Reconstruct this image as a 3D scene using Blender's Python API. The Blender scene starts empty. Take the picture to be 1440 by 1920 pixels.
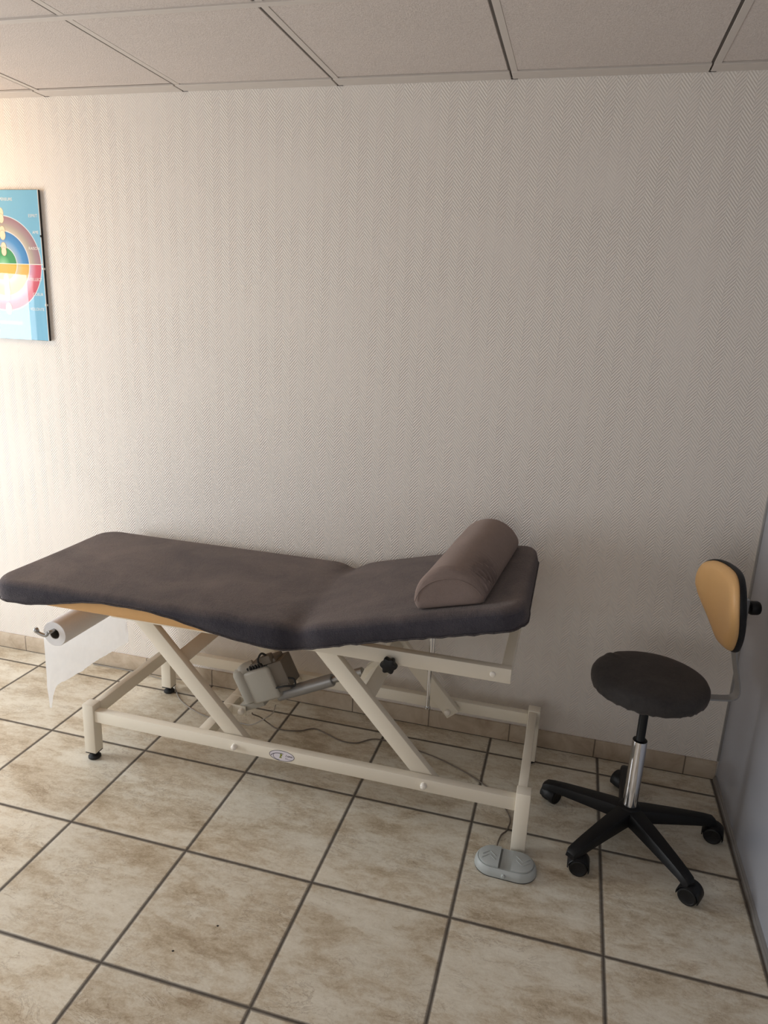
import bpy, bmesh, math, random
from mathutils import Vector, Matrix, noise
random.seed(7)
PI = math.pi
scene = bpy.context.scene
COL = scene.collection
T = 0.42083          # floor tile pitch
ROW0 = 0.30565       # tile rows lie at y = ROW0 - k*T
CEIL = 2.417
PART = 0.436         # face of the partition on the right

# ------------------------------------------------------------------ camera
YAW, PITCH, ROLL = 0.2542, 0.2653, -0.0462
fwd = Vector((-math.sin(YAW) * math.cos(PITCH), math.cos(YAW) * math.cos(PITCH), -math.sin(PITCH)))
rt = Vector((math.cos(YAW), math.sin(YAW), 0))
dn = fwd.cross(rt)
r2 = math.cos(ROLL) * rt + math.sin(ROLL) * dn
d2 = -math.sin(ROLL) * rt + math.cos(ROLL) * dn
cam = bpy.data.cameras.new('camera')
cam.sensor_fit = 'VERTICAL'
cam.sensor_height = 36
cam.lens = 36 * 1329.7 / 1920
cam.clip_start = 0.05
co = bpy.data.objects.new('camera', cam)
COL.objects.link(co)
M = Matrix((r2, -d2, -fwd)).transposed().to_4x4()
M.translation = Vector((-0.2395, -2.6178, 1.6387))
co.matrix_world = M
scene.camera = co

# ------------------------------------------------------------------ material helpers
def new_mat(name):
    m = bpy.data.materials.new(name)
    m.use_nodes = True
    nt = m.node_tree
    return m, nt, nt.nodes['Principled BSDF']

class NT:
    """tiny node helper"""
    def __init__(s, nt): s.nt = nt
    def n(s, t, **kw):
        x = s.nt.nodes.new(t)
        for k, v in kw.items(): setattr(x, k, v)
        return x
    def l(s, a, b): s.nt.links.new(a, b)
    def math(s, op, a, b=None, c=None):
        x = s.n('ShaderNodeMath', operation=op)
        for i, v in enumerate((a, b, c)):
            if v is None: continue
            if isinstance(v, (int, float)): x.inputs[i].default_value = v
            else: s.l(v, x.inputs[i])
        return x.outputs[0]
    def ramp(s, fac, stops, interp='LINEAR'):
        x = s.n('ShaderNodeValToRGB')
        e = x.color_ramp
        e.interpolation = interp
        while len(e.elements) < len(stops): e.elements.new(0.5)
        for el, (p, c) in zip(e.elements, stops):
            el.position = p
            el.color = (*c, 1) if len(c) == 3 else c
        s.l(fac, x.inputs[0])
        return x.outputs[0]
    def noise(s, vec, scale, detail=4, rough=0.55, dist=0.0):
        x = s.n('ShaderNodeTexNoise')
        x.inputs['Scale'].default_value = scale
        x.inputs['Detail'].default_value = detail
        x.inputs['Roughness'].default_value = rough
        x.inputs['Distortion'].default_value = dist
        if vec is not None: s.l(vec, x.inputs['Vector'])
        return x.outputs[0]
    def mix(s, fac, a, b, mode='MIX'):
        x = s.n('ShaderNodeMix', data_type='RGBA', blend_type=mode)
        for i, v in ((0, fac), (6, a), (7, b)):
            if isinstance(v, (int, float)): x.inputs[i].default_value = v
            elif isinstance(v, tuple): x.inputs[i].default_value = (*v, 1)
            else: s.l(v, x.inputs[i])
        return x.outputs[2]
    def bump(s, h, dist, strength=1.0, normal=None):
        x = s.n('ShaderNodeBump')
        x.inputs['Strength'].default_value = strength
        x.inputs['Distance'].default_value = dist
        s.l(h, x.inputs['Height'])
        if normal is not None: s.l(normal, x.inputs['Normal'])
        return x.outputs[0]
    def coord(s): return s.n('ShaderNodeTexCoord').outputs['Object']

def srgb(r, g, b):
    f = lambda v: (v / 255 / 12.92) if v / 255 <= 0.04045 else ((v / 255 + 0.055) / 1.055) ** 2.4
    return (f(r), f(g), f(b))

def simple(name, col, rough=0.5, metal=0.0, bump=None, var=0.06, spec=0.5, **extra):
    m, nt, p = new_mat(name)
    k = NT(nt)
    v = k.coord()
    f = k.noise(v, 9.0, 4)
    a = tuple(c * (1 - var) for c in col)
    b = tuple(min(1, c * (1 + var)) for c in col)
    k.l(k.mix(f, a, b), p.inputs['Base Color'])
    p.inputs['Roughness'].default_value = rough
    p.inputs['Metallic'].default_value = metal
    p.inputs['Specular IOR Level'].default_value = spec
    for kk, vv in extra.items(): p.inputs[kk.replace('_', ' ')].default_value = vv
    if bump:
        k.l(k.bump(k.noise(v, bump[0], 3), bump[1]), p.inputs['Normal'])
    return m

def wallpaper_mat():
    m, nt, p = new_mat('herringbone wallpaper')
    k = NT(nt)
    v = k.coord()
    sep = k.n('ShaderNodeSeparateXYZ'); k.l(v, sep.inputs[0])
    w = k.noise(v, 3.0, 2)
    xx = k.math('ADD', sep.outputs[0], k.math('MULTIPLY', w, 0.006))
    u = k.math('DIVIDE', xx, 0.0315)
    tri = k.math('PINGPONG', u, 1.0)
    zz = k.math('SUBTRACT', sep.outputs[2], k.math('MULTIPLY', tri, 0.0315 * 1.2))
    s = k.math('SINE', k.math('MULTIPLY', zz, 2 * PI / 0.0122))
    # flatter, over-painted patches
    fl = k.ramp(k.noise(v, 4.0, 3), [(0.36, (0.5,) * 3), (0.52, (1,) * 3)])
    strip = k.ramp(k.noise(k_scale(k, v, (11, 1, 0.35)), 2.0, 2), [(0.33, (0.72,) * 3), (0.5, (1,) * 3)])
    slash = k.math('LESS_THAN', k.math('FRACT', k.math('MULTIPLY', u, 0.5)), 0.5)   # rising columns are embossed deeper
    h = k.math('MULTIPLY', k.math('MULTIPLY', k.math('MULTIPLY', s, fl), strip), k.math('MULTIPLY_ADD', slash, 0.42, 0.6))
    h = k.math('ADD', h, k.math('MULTIPLY', k.noise(v, 420, 2), 0.5))
    k.l(k.bump(h, 0.0011, 0.5), p.inputs['Normal'])
    base = k.mix(k.noise(v, 1.4, 3), srgb(219, 211, 203), srgb(227, 220, 212))
    # ridges mixed lighter, so groove shade is painted into the colour
    g = k.math('MULTIPLY_ADD', h, 0.5, 0.5)
    k.l(k.mix(k.math('MULTIPLY', g, 0.14), base, srgb(236, 230, 226)), p.inputs['Base Color'])
    p.inputs['Roughness'].default_value = 0.62
    return m

def k_scale(k, v, s):
    x = k.n('ShaderNodeMapping')
    x.inputs['Scale'].default_value = s
    k.l(v, x.inputs['Vector'])
    return x.outputs[0]

def floor_mat():
    m, nt, p = new_mat('beige stone effect floor tile')
    k = NT(nt)
    v = k.coord()
    sep = k.n('ShaderNodeSeparateXYZ'); k.l(v, sep.inputs[0])
    tx = k.math('DIVIDE', sep.outputs[0], T)
    ty = k.math('DIVIDE', k.math('SUBTRACT', sep.outputs[1], ROW0), T)
    ix, iy = k.math('FLOOR', tx), k.math('FLOOR', ty)
    fx = k.math('ABSOLUTE', k.math('SUBTRACT', k.math('SUBTRACT', tx, ix), 0.5))
    fy = k.math('ABSOLUTE', k.math('SUBTRACT', k.math('SUBTRACT', ty, iy), 0.5))
    d = k.math('MAXIMUM', fx, fy)                       # 0.5 at the joint centre
    edge = k.math('MULTIPLY', k.math('SUBTRACT', 0.5, d), T)   # metres from the joint
    wob = k.math('MULTIPLY', k.math('SUBTRACT', k.noise(v, 60, 2), 0.5), 0.0012)
    edge = k.math('ADD', edge, wob)
    grout = k.ramp(edge, [(0.0, (1,) * 3), (0.0037, (1,) * 3), (0.0045, (0,) * 3)])
    comb = k.n('ShaderNodeCombineXYZ')
    k.l(ix, comb.inputs[0]); k.l(iy, comb.inputs[1])
    wn = k.n('ShaderNodeTexWhiteNoise', noise_dimensions='2D'); k.l(comb.outputs[0], wn.inputs['Vector'])
    off = k.n('ShaderNodeVectorMath', operation='MULTIPLY_ADD')
    k.l(wn.outputs['Color'], off.inputs[0]); off.inputs[1].default_value = (37, 53, 19); k.l(v, off.inputs[2])
    q = off.outputs[0]
    mp_ = k.n('ShaderNodeMapping'); mp_.inputs['Rotation'].default_value = (0, 0, -.55); mp_.inputs['Scale'].default_value = (.85, 1.9, 1.0); k.l(q, mp_.inputs['Vector'])
    qs = mp_.outputs[0]
    big = k.noise(qs, 4.2, 8, 0.62, 0.35)
    mid = k.noise(qs, 20, 8, 0.78, 0.5)
    fine = k.noise(q, 120, 5, 0.8)
    f = k.math('ADD', k.math('MULTIPLY', big, 0.48), k.math('ADD', k.math('MULTIPLY', mid, 0.34), k.math('MULTIPLY', fine, 0.18)))
    col = k.ramp(f, [(0.39, srgb(168, 152, 128)), (0.465, srgb(199, 187, 166)), (0.52, srgb(214, 207, 191)), (0.60, srgb(226, 221, 207))])
    # thin brown veins where a distorted noise crosses its middle
    vn = k.noise(qs, 9.0, 9, 0.74, 0.9)
    ridge = k.math('ABSOLUTE', k.math('SUBTRACT', vn, 0.5))
    vein = k.ramp(ridge, [(0.0, (1,) * 3), (0.016, (0,) * 3)])
    vmask = k.ramp(k.noise(q, 6.5, 3), [(0.46, (0,) * 3), (0.62, (1,) * 3)])
    col = k.mix(k.math('MULTIPLY', k.math('MULTIPLY', vein, vmask), 0.65), col, srgb(128, 106, 82))
    speck = k.ramp(k.noise(q, 160, 3, 0.75), [(0.60, (0,) * 3), (0.70, (1,) * 3)])
    smask = k.ramp(mid, [(0.36, (1,) * 3), (0.50, (0,) * 3)])
    col = k.mix(k.math('MULTIPLY', k.math('MULTIPLY', speck, smask), 0.6), col, srgb(118, 96, 72))
    tone = k.math('MULTIPLY_ADD', wn.outputs['Value'], 0.12, 0.93)
    tc = k.n('ShaderNodeCombineColor')
    for i in range(3): k.l(tone, tc.inputs[i])
    col = k.mix(1.0, col, tc.outputs[0], 'MULTIPLY')
    gcol = k.mix(k.noise(v, 30, 3), srgb(58, 51, 46), srgb(78, 70, 64))
    k.l(k.mix(grout, col, gcol), p.inputs['Base Color'])
    k.l(k.ramp(grout, [(0, (0.34,) * 3), (1, (0.85,) * 3)]), p.inputs['Roughness'])
    hh = k.ramp(edge, [(0.0, (0,) * 3), (0.003, (0,) * 3), (0.009, (1,) * 3)], 'EASE')
    b1 = k.bump(hh, 0.0022, 0.55)
    b2 = k.bump(k.math('ADD', k.math('MULTIPLY', mid, 1.0), k.math('MULTIPLY', fine, 0.4)), 0.0016, 0.5, b1)
    k.l(b2, p.inputs['Normal'])
    return m

def skirting_mat():
    m, nt, p = new_mat('beige skirting tile')
    k = NT(nt)
    v = k.coord()
    sep = k.n('ShaderNodeSeparateXYZ'); k.l(v, sep.inputs[0])
    tx = k.math('DIVIDE', k.math('ADD', sep.outputs[0], 0.35), 0.3335)
    fr = k.math('ABSOLUTE', k.math('SUBTRACT', k.math('FRACT', tx), 0.5))
    edge = k.math('MULTIPLY', k.math('SUBTRACT', 0.5, fr), 0.3335)
    joint = k.ramp(edge, [(0.0, (1,) * 3), (0.0012, (1,) * 3), (0.002, (0,) * 3)])
    f = k.noise(v, 9, 6, 0.65, 0.8)
    col = k.ramp(f, [(0.32, srgb(164, 146, 125)), (0.5, srgb(186, 170, 150)), (0.7, srgb(201, 188, 170))])
    k.l(k.mix(joint, col, srgb(84, 72, 62)), p.inputs['Base Color'])
    p.inputs['Roughness'].default_value = 0.45
    return m

def ceiling_mat():
    m, nt, p = new_mat('textured ceiling tile')
    k = NT(nt)
    v = k.coord()
    a = k.noise(v, 260, 4, 0.7)
    c = k.ramp(a, [(0.30, srgb(196, 184, 176)), (0.52, srgb(216, 205, 198)), (0.75, srgb(229, 220, 213))])
    st = k.noise(k_scale(k, v, (0.6, 3, 1)), 2.5, 4)
    k.l(k.mix(k.math('MULTIPLY', st, 0.15), c, srgb(170, 160, 150)), p.inputs['Base Color'])
    k.l(k.bump(a, 0.004, 0.7), p.inputs['Normal'])
    p.inputs['Roughness'].default_value = 0.9
    p.inputs['Specular IOR Level'].default_value = 0.1
    return m

def fabric_mat(name, dark, light, sheen=0.5, scale=5.0, grain=1.0):
    m, nt, p = new_mat(name)
    k = NT(nt)
    v = k.coord()
    big = k.noise(v, scale, 4, 0.6, 0.6)
    fine = k.noise(v, 330, 4, 0.8)
    fib = k.noise(k_scale(k, v, (1.5, 1, 1)), 75, 4, 0.75)
    f = k.math('ADD', k.math('MULTIPLY', big, 0.55), k.math('ADD', k.math('MULTIPLY', fine, 0.25), k.math('MULTIPLY', fib, 0.25)))
    k.l(k.ramp(f, [(0.32, dark), (0.72, light)]), p.inputs['Base Color'])
    p.inputs['Roughness'].default_value = 0.95
    p.inputs['Specular IOR Level'].default_value = 0.12
    p.inputs['Sheen Weight'].default_value = sheen
    p.inputs['Sheen Roughness'].default_value = 0.4
    b1 = k.bump(k.noise(v, 270, 2, 0.6), 0.0036 * grain, 0.75)
    k.l(k.bump(fib, 0.0028 * grain, 0.5, b1), p.inputs['Normal'])
    p.inputs['Sheen Tint'].default_value = (1, .84, .76, 1)
    return m

MAT = {}
MAT['wall'] = wallpaper_mat()
MAT['floor'] = floor_mat()
MAT['skirt'] = skirting_mat()
MAT['ceil'] = ceiling_mat()
MAT['grid'] = simple('painted ceiling grid', srgb(200, 191, 183), 0.6, var=0.03)
MAT['gap'] = simple('dark gap fill', srgb(82, 75, 69), 0.9)
MAT['plain'] = simple('plain taupe wall paint', srgb(150, 142, 134), 0.8, var=0.03)
MAT['partition'] = simple('grey blue laminate partition', srgb(158, 160, 168), 0.28, var=0.03)
MAT['alu'] = simple('brushed aluminium profile', srgb(178, 176, 174), 0.42, 0.7)
MAT['strip'] = simple('cut tile strip', srgb(150, 140, 128), 0.6, var=0.15)
MAT['cream'] = simple('cream powder coated steel', srgb(232, 224, 208), 0.36, var=0.025)
MAT['cap'] = simple('white plastic bolt cap', srgb(236, 230, 220), 0.35, var=0.02)
MAT['black'] = simple('black plastic', (0.005, 0.005, 0.006), 0.46, bump=(300, 0.0004), spec=0.35)
MAT['rubber'] = simple('black rubber', (0.012, 0.012, 0.012), 0.7)
MAT['chrome'] = simple('polished chrome', (0.78, 0.78, 0.8), 0.08, 1.0, var=0.02)
MAT['steel'] = simple('dull steel', (0.42, 0.42, 0.42), 0.38, 1.0)
MAT['satin'] = simple('grey painted steel', srgb(158, 158, 158), 0.4, 0.5)
MAT['motor'] = simple('grey plastic housing', srgb(172, 168, 158), 0.5, var=0.05)
MAT['motor_dark'] = simple('dark grey plastic housing', srgb(112, 104, 94), 0.55, var=0.08)
MAT['vinyl'] = simple('tan vinyl', srgb(214, 168, 112), 0.42, bump=(400, 0.0006), var=0.04)
MAT['orange_vinyl'] = simple('orange tan vinyl', srgb(214, 171, 116), 0.45, bump=(350, 0.0005), var=0.04)
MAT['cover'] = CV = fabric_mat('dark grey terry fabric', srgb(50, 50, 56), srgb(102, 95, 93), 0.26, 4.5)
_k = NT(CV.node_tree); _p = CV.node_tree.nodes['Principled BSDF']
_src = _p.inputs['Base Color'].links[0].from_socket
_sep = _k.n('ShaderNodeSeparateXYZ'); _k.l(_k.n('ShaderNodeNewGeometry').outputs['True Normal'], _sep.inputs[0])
_f = _k.ramp(_sep.outputs[2], [(0.25, (0,) * 3), (0.95, (1,) * 3)])  # top painted lighter and warm, sides dark bluish: lighting put into the colour
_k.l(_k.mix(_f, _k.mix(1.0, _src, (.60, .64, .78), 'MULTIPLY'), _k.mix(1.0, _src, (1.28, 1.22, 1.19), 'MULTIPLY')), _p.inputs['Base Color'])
MAT['hem'] = fabric_mat('dark grey stitched edge', srgb(44, 42, 45), srgb(92, 87, 88), 0.1, 120)
MAT['bolster'] = fabric_mat('taupe grey jersey', srgb(116, 102, 97), srgb(138, 123, 117), 0.25, 3, .25)
MAT['seatcloth'] = fabric_mat('black grey jersey', srgb(48, 47, 48), srgb(72, 69, 68), 0.15, 9, .35)
MAT['pedal'] = simple('light grey moulded plastic', srgb(172, 177, 176), 0.45, bump=(500, 0.0004), var=0.03)
MAT['pedal_dark'] = simple('recess grey plastic', srgb(118, 120, 118), 0.6, var=0.05)
MAT['cable'] = simple('grey cable sheath', srgb(150, 144, 136), 0.55)
MAT['cable_dark'] = simple('taupe cable sheath', srgb(112, 102, 92), 0.55)
MAT['crumb'] = simple('dark crumb', (0.02, 0.018, 0.015), 0.9)
MAT['white'] = simple('white print', (0.85, 0.84, 0.8), 0.6, var=0.01)
MAT['cream_print'] = simple('cream print', srgb(236, 216, 186), 0.6, var=0.03)
MAT['brown_line'] = simple('brown print line', srgb(176, 140, 100), 0.6)
MAT['badge'] = simple('white lilac badge', srgb(226, 220, 228), 0.3, var=0.02)
MAT['ink'] = simple('dark violet ink', srgb(52, 46, 66), 0.4)
MAT['green_ink'] = simple('olive green ink', srgb(130, 140, 40), 0.4)
MAT['frame_white'] = simple('white window frame', srgb(230, 230, 228), 0.4)

def paper_mat():
    m, nt, p = new_mat('white tissue paper')
    k = NT(nt)
    v = k.coord()
    f = k.noise(v, 40, 4)
    k.l(k.mix(f, srgb(228, 226, 226), srgb(242, 240, 240)), p.inputs['Base Color'])
    p.inputs['Roughness'].default_value = 0.9
    p.inputs['Specular IOR Level'].default_value = 0.1
    k.l(k.bump(k.noise(v, 160, 3), 0.001, 0.6), p.inputs['Normal'])
    tr = k.n('ShaderNodeBsdfTranslucent'); tr.inputs[0].default_value = (0.9, 0.9, 0.9, 1)
    tp = k.n('ShaderNodeBsdfTransparent')
    m1 = k.n('ShaderNodeMixShader'); m1.inputs[0].default_value = 0.4
    k.l(p.outputs[0], m1.inputs[1]); k.l(tr.outputs[0], m1.inputs[2])
    m2 = k.n('ShaderNodeMixShader'); m2.inputs[0].default_value = 0.1
    k.l(m1.outputs[0], m2.inputs[1]); k.l(tp.outputs[0], m2.inputs[2])
    k.l(m2.outputs[0], nt.nodes['Material Output'].inputs[0])
    return m
MAT['tissue'] = paper_mat()
MAT['roll'] = simple('white paper roll', srgb(222, 220, 220), 0.85, bump=(200, 0.0006), var=0.02)

def pane_mat():
    m, nt, p = new_mat('clear glass pane')
    k = NT(nt)
    gl = k.n('ShaderNodeBsdfGlossy'); gl.inputs['Roughness'].default_value = 0.015
    tp = k.n('ShaderNodeBsdfTransparent')
    lw = k.n('ShaderNodeLayerWeight'); lw.inputs[0].default_value = .5
    fr = k.math('MULTIPLY_ADD', k.math('POWER', lw.outputs['Facing'], 5.0), .95, .048)
    mx = k.n('ShaderNodeMixShader')
    k.l(fr, mx.inputs[0]); k.l(tp.outputs[0], mx.inputs[1]); k.l(gl.outputs[0], mx.inputs[2])
    k.l(mx.outputs[0], nt.nodes['Material Output'].inputs[0])
    return m
MAT['pane'] = pane_mat()

# ------------------------------------------------------------------ mesh helpers
def box(bm, x0, x1, y0, y1, z0, z1, bev=0.0, seg=2):
    r = bmesh.ops.create_cube(bm, size=1.0)
    vs = r['verts']
    for v in vs:
        v.co = Vector((x0 + (v.co.x + .5) * (x1 - x0), y0 + (v.co.y + .5) * (y1 - y0), z0 + (v.co.z + .5) * (z1 - z0)))
    if bev:
        es = list({e for v in vs for e in v.link_edges})
        bmesh.ops.bevel(bm, geom=es, offset=bev, segments=seg, profile=0.5, affect='EDGES')

def xform_new(bm, n0, mat):
    bm.verts.ensure_lookup_table()
    for v in bm.verts[n0:]: v.co = mat @ v.co

def obox(bm, origin, ax, ay, az, ext, bev=0.0, seg=2):
    """oriented box, ext = ((a0,a1),(b0,b1),(c0,c1)) along ax, ay, az"""
    n0 = len(bm.verts)
    tmp = bmesh.new()
    box(tmp, *ext[0], *ext[1], *ext[2], bev=bev, seg=seg)
    m = Matrix((ax, ay, az)).transposed().to_4x4(); m.translation = Vector(origin)
    bmesh.ops.transform(tmp, matrix=m, verts=tmp.verts)
    merge(bm, tmp)

def merge(bm, tmp):
    me = bpy.data.meshes.new('tmp'); tmp.to_mesh(me); tmp.free()
    bm.from_mesh(me); bpy.data.meshes.remove(me)

def frame_of(axis):
    a = Vector(axis).normalized()
    u = a.orthogonal().normalized() if abs(a.z) > 0.99 else Vector((0, 0, 1)).cross(a).normalized()
    return a, u, a.cross(u)

def lathe(bm, prof, origin=(0, 0, 0), axis=(0, 0, 1), n=32, cap0=True, cap1=True):
    """prof = [(radius, height)] along axis"""
    a, u, w = frame_of(axis)
    o = Vector(origin)
    rings = []
    for r, h in prof:
        rings.append([bm.verts.new(o + a * h + (u * math.cos(2 * PI * i / n) + w * math.sin(2 * PI * i / n)) * max(r, 1e-5)) for i in range(n)])
    for A, B in zip(rings, rings[1:]):
        for i in range(n):
            bm.faces.new((A[i], A[(i + 1) % n], B[(i + 1) % n], B[i]))
    if cap0: bm.faces.new(rings[0][::-1])
    if cap1: bm.faces.new(rings[-1])

def tube(bm, pts, r, n=10, caps=True):
    pts = [Vector(p) for p in pts]
    rings = []
    pu = None
    for i, p in enumerate(pts):
        t = (pts[min(i + 1, len(pts) - 1)] - pts[max(i - 1, 0)]).normalized()
        if pu is None: u = t.orthogonal().normalized()
        else: u = (pu - t * pu.dot(t)).normalized()
        pu = u
        w = t.cross(u)
        rr = r[i] if isinstance(r, (list, tuple)) else r
        rings.append([bm.verts.new(p + (u * math.cos(2 * PI * k / n) + w * math.sin(2 * PI * k / n)) * rr) for k in range(n)])
    for A, B in zip(rings, rings[1:]):
        for k in range(n):
            bm.faces.new((A[k], A[(k + 1) % n], B[(k + 1) % n], B[k]))
    if caps:
        bm.faces.new(rings[0][::-1]); bm.faces.new(rings[-1])

def smooth_path(pts, n=8):
    P = [Vector(p) for p in pts]
    P = [P[0] * 2 - P[1]] + P + [P[-1] * 2 - P[-2]]
    out = []
    for i in range(1, len(P) - 2):
        for j in range(n):
            t = j / n
            a, b, c, d = P[i - 1], P[i], P[i + 1], P[i + 2]
            out.append(0.5 * ((2 * b) + (c - a) * t + (2 * a - 5 * b + 4 * c - d) * t * t + (3 * b - a - 3 * c + d) * t ** 3))
    out.append(P[-2])
    return out

def prism(bm, pts, vec, bev=0.0):
    """extrude polygon pts (3d list) by vec"""
    tmp = bmesh.new()
    A = [tmp.verts.new(Vector(p)) for p in pts]
    B = [tmp.verts.new(Vector(p) + Vector(vec)) for p in pts]
    n = len(pts)
    tmp.faces.new(A); tmp.faces.new(B[::-1])
    for i in range(n): tmp.faces.new((A[i], B[i], B[(i + 1) % n], A[(i + 1) % n]))
    bmesh.ops.recalc_face_normals(tmp, faces=tmp.faces)
    if bev:
        es = [e for e in tmp.edges if len(e.link_faces) == 2 and e.calc_face_angle(0) > 0.6]
        bmesh.ops.bevel(tmp, geom=es, offset=bev, segments=2, profile=0.5, affect='EDGES')
    merge(bm, tmp)

def root_loc(o):
    v = Vector((0, 0, 0))
    while o is not None:
        v += o.location; o = o.parent
    return v

def obj(name, bm, mat, parent=None, loc=None, smooth=True, angle=40, label=None):
    bmesh.ops.recalc_face_normals(bm, faces=bm.faces)
    off = Vector(loc) if loc is not None else (root_loc(parent) if parent else Vector((0, 0, 0)))
    bmesh.ops.translate(bm, verts=bm.verts, vec=-off)
    me = bpy.data.meshes.new(name)
    bm.to_mesh(me); bm.free()
    mats = mat if isinstance(mat, (list, tuple)) else [mat]
    for m in mats: me.materials.append(MAT[m] if isinstance(m, str) else m)
    if smooth:
        me.polygons.foreach_set('use_smooth', [True] * len(me.polygons))
        me.set_sharp_from_angle(angle=math.radians(angle))
    o = bpy.data.objects.new(name, me)
    COL.objects.link(o)
    if loc is not None: o.location = loc
    if parent: o.parent = parent
    if label: o['label'] = label
    return o

def tag(o, label, cat, group=None):
    o['label'] = label; o['category'] = cat
    if group: o['group'] = group
    return o

def thing(name, label, cat, loc, group=None):
    o = bpy.data.objects.new(name, None)
    o.empty_display_size = 0.05
    o.location = loc
    COL.objects.link(o)
    return tag(o, label, cat, group)

def struct(name, bm, mat, smooth=False, label=None, parent=None):
    o = obj(name, bm, mat, parent, smooth=smooth)
    if parent is None: o['kind'] = 'structure'
    if label: o['label'] = label
    return o

B = bmesh.new
# ------------------------------------------------------------------ the room
XL, YB = -3.9, -4.4       # left wall, wall behind the camera
bm = B(); box(bm, XL - .1, PART + .06, YB - .1, 0.1, -0.06, 0.0); struct('floor', bm, 'floor', label='beige stone effect floor tiles with dark grout')
bm = B(); box(bm, XL - .1, PART + .06, 0.0, 0.1, 0.0, CEIL + .02); struct('wall_back', bm, 'wall', label='wall in pale herringbone textured wallpaper')
bm = B(); box(bm, XL - .1, PART + .06, YB - .1, YB, 0.0, CEIL + .02); struct('wall_front', bm, 'plain')
# left wall with a window opening
WY0, WY1, WZ0, WZ1 = -1.77, -0.75, 0.22, 1.87
bm = B()
box(bm, XL - .1, XL, YB, WY0, 0, CEIL + .02)
box(bm, XL - .1, XL, WY1, 0.0, 0, CEIL + .02)
box(bm, XL - .1, XL, WY0, WY1, 0, WZ0)
box(bm, XL - .1, XL, WY0, WY1, WZ1, CEIL + .02)
struct('wall_left', bm, 'plain')
bm = B()
fw = 0.05
box(bm, XL - .08, XL - .03, WY0, WY0 + fw, WZ0, WZ1, .004); box(bm, XL - .08, XL - .03, WY1 - fw, WY1, WZ0, WZ1, .004)
box(bm, XL - .08, XL - .03, WY0, WY1, WZ0, WZ0 + fw, .004); box(bm, XL - .08, XL - .03, WY0, WY1, WZ1 - fw, WZ1, .004)
ym = -1.24
box(bm, XL - .08, XL - .03, ym - .02, ym + .02, WZ0, WZ1, .004)
struct('window_1', bm, 'frame_white')
# partition on the right
bm = B(); box(bm, PART, PART + .05, YB, 0.0, 0.012, CEIL + .02, .001); struct('wall_right', bm, 'partition', label='smooth blue grey partition panel')
bm = B()
box(bm, PART - .012, PART + .01, YB, -0.012, 0.0, 0.014, .002)
box(bm, PART - .007, PART + .01, YB, -0.012, 0.014, 0.020, .001)
struct('trim_1', bm, 'alu', smooth=True)
bm = B(); box(bm, PART - .008, PART + .002, -0.006, 0.0, 0.08, CEIL, .001); struct('trim_2', bm, 'alu', smooth=True)
# skirting
bm = B(); box(bm, XL, PART - .006, -0.010, 0.0, 0.003, 0.077, .002); struct('baseboard_back', bm, 'skirt', smooth=True)
bm = B(); box(bm, XL, PART - .006, -0.0085, 0.0, 0.0, 0.003); struct('trim_3', bm, 'gap')
# ceiling: recessed textured panels between grid bars
CX0, CP = -1.7415, 0.6
xs = [CX0 + CP * i for i in range(-4, 5)]
ys = [-0.065 - 0.594 * i for i in range(0, 9)]
bm = B()
random.seed(3)
xe = [XL] + [x for x in xs if XL < x < PART] + [PART]
ye = [0.0] + ys[0:] 
for i in range(len(xe) - 1):
    for j in range(len(ye) - 1):
        x0, x1, y1, y0 = xe[i] + .008, xe[i + 1] - .0175, ye[j] - .008, ye[j + 1] + .008
        if j == 0: y1, y0 = -0.002, -0.062
        if x1 - x0 < .02: continue
        dz = random.uniform(-.0015, .0015)
        box(bm, x0, x1, y0, y1, CEIL + (.001 if j else 0.002) + dz, CEIL + .02, .003, 1)
box(bm, XL, PART, YB, 0, CEIL + .015, CEIL + .06)
struct('ceiling', bm, 'ceil', label='suspended ceiling of off white textured panels')
tn = 4
for x in xs:
    if not XL < x < PART: continue
    bm = B(); box(bm, x - .0105, x + .0105, YB, -.055, CEIL - .0008, CEIL + .012, .0006, 2)
    struct('trim_%d' % tn, bm, 'grid'); tn += 1
for i, y in enumerate(ys[1:], 1):
    if y < YB: break
    bm = B(); box(bm, XL, PART, y - .012, y + .012, CEIL - .005, CEIL + .012, .001, 1)
    struct('trim_%d' % tn, bm, 'grid'); tn += 1
# edge angle along the wall, broken by small dark gaps under each bar
bm = B()
cuts = [XL] + [c for x in xs if XL < x < PART for c in (x - .016, x - .010)] + [PART]
for a, b in zip(cuts[0::2], cuts[1::2]): box(bm, a, b, -.066, -.0005, CEIL - .004, CEIL + .004, .001, 1)
struct('trim_%d' % tn, bm, 'grid'); tn += 1
bm = B()  # flush dark strips that paint the shade line beside each grid bar
for x in xs:
    if XL < x < PART: box(bm, x - .0180, x - .0100, YB, -.066, CEIL + .0012, CEIL + .004); box(bm, x - .016, x - .010, -.064, -.0005, CEIL + .002, CEIL + .004); box(bm, x - .016, x + .006, -.005, -.0004, CEIL - .0046, CEIL - .002)
struct('trim_%d' % tn, bm, 'gap'); tn += 1

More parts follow.
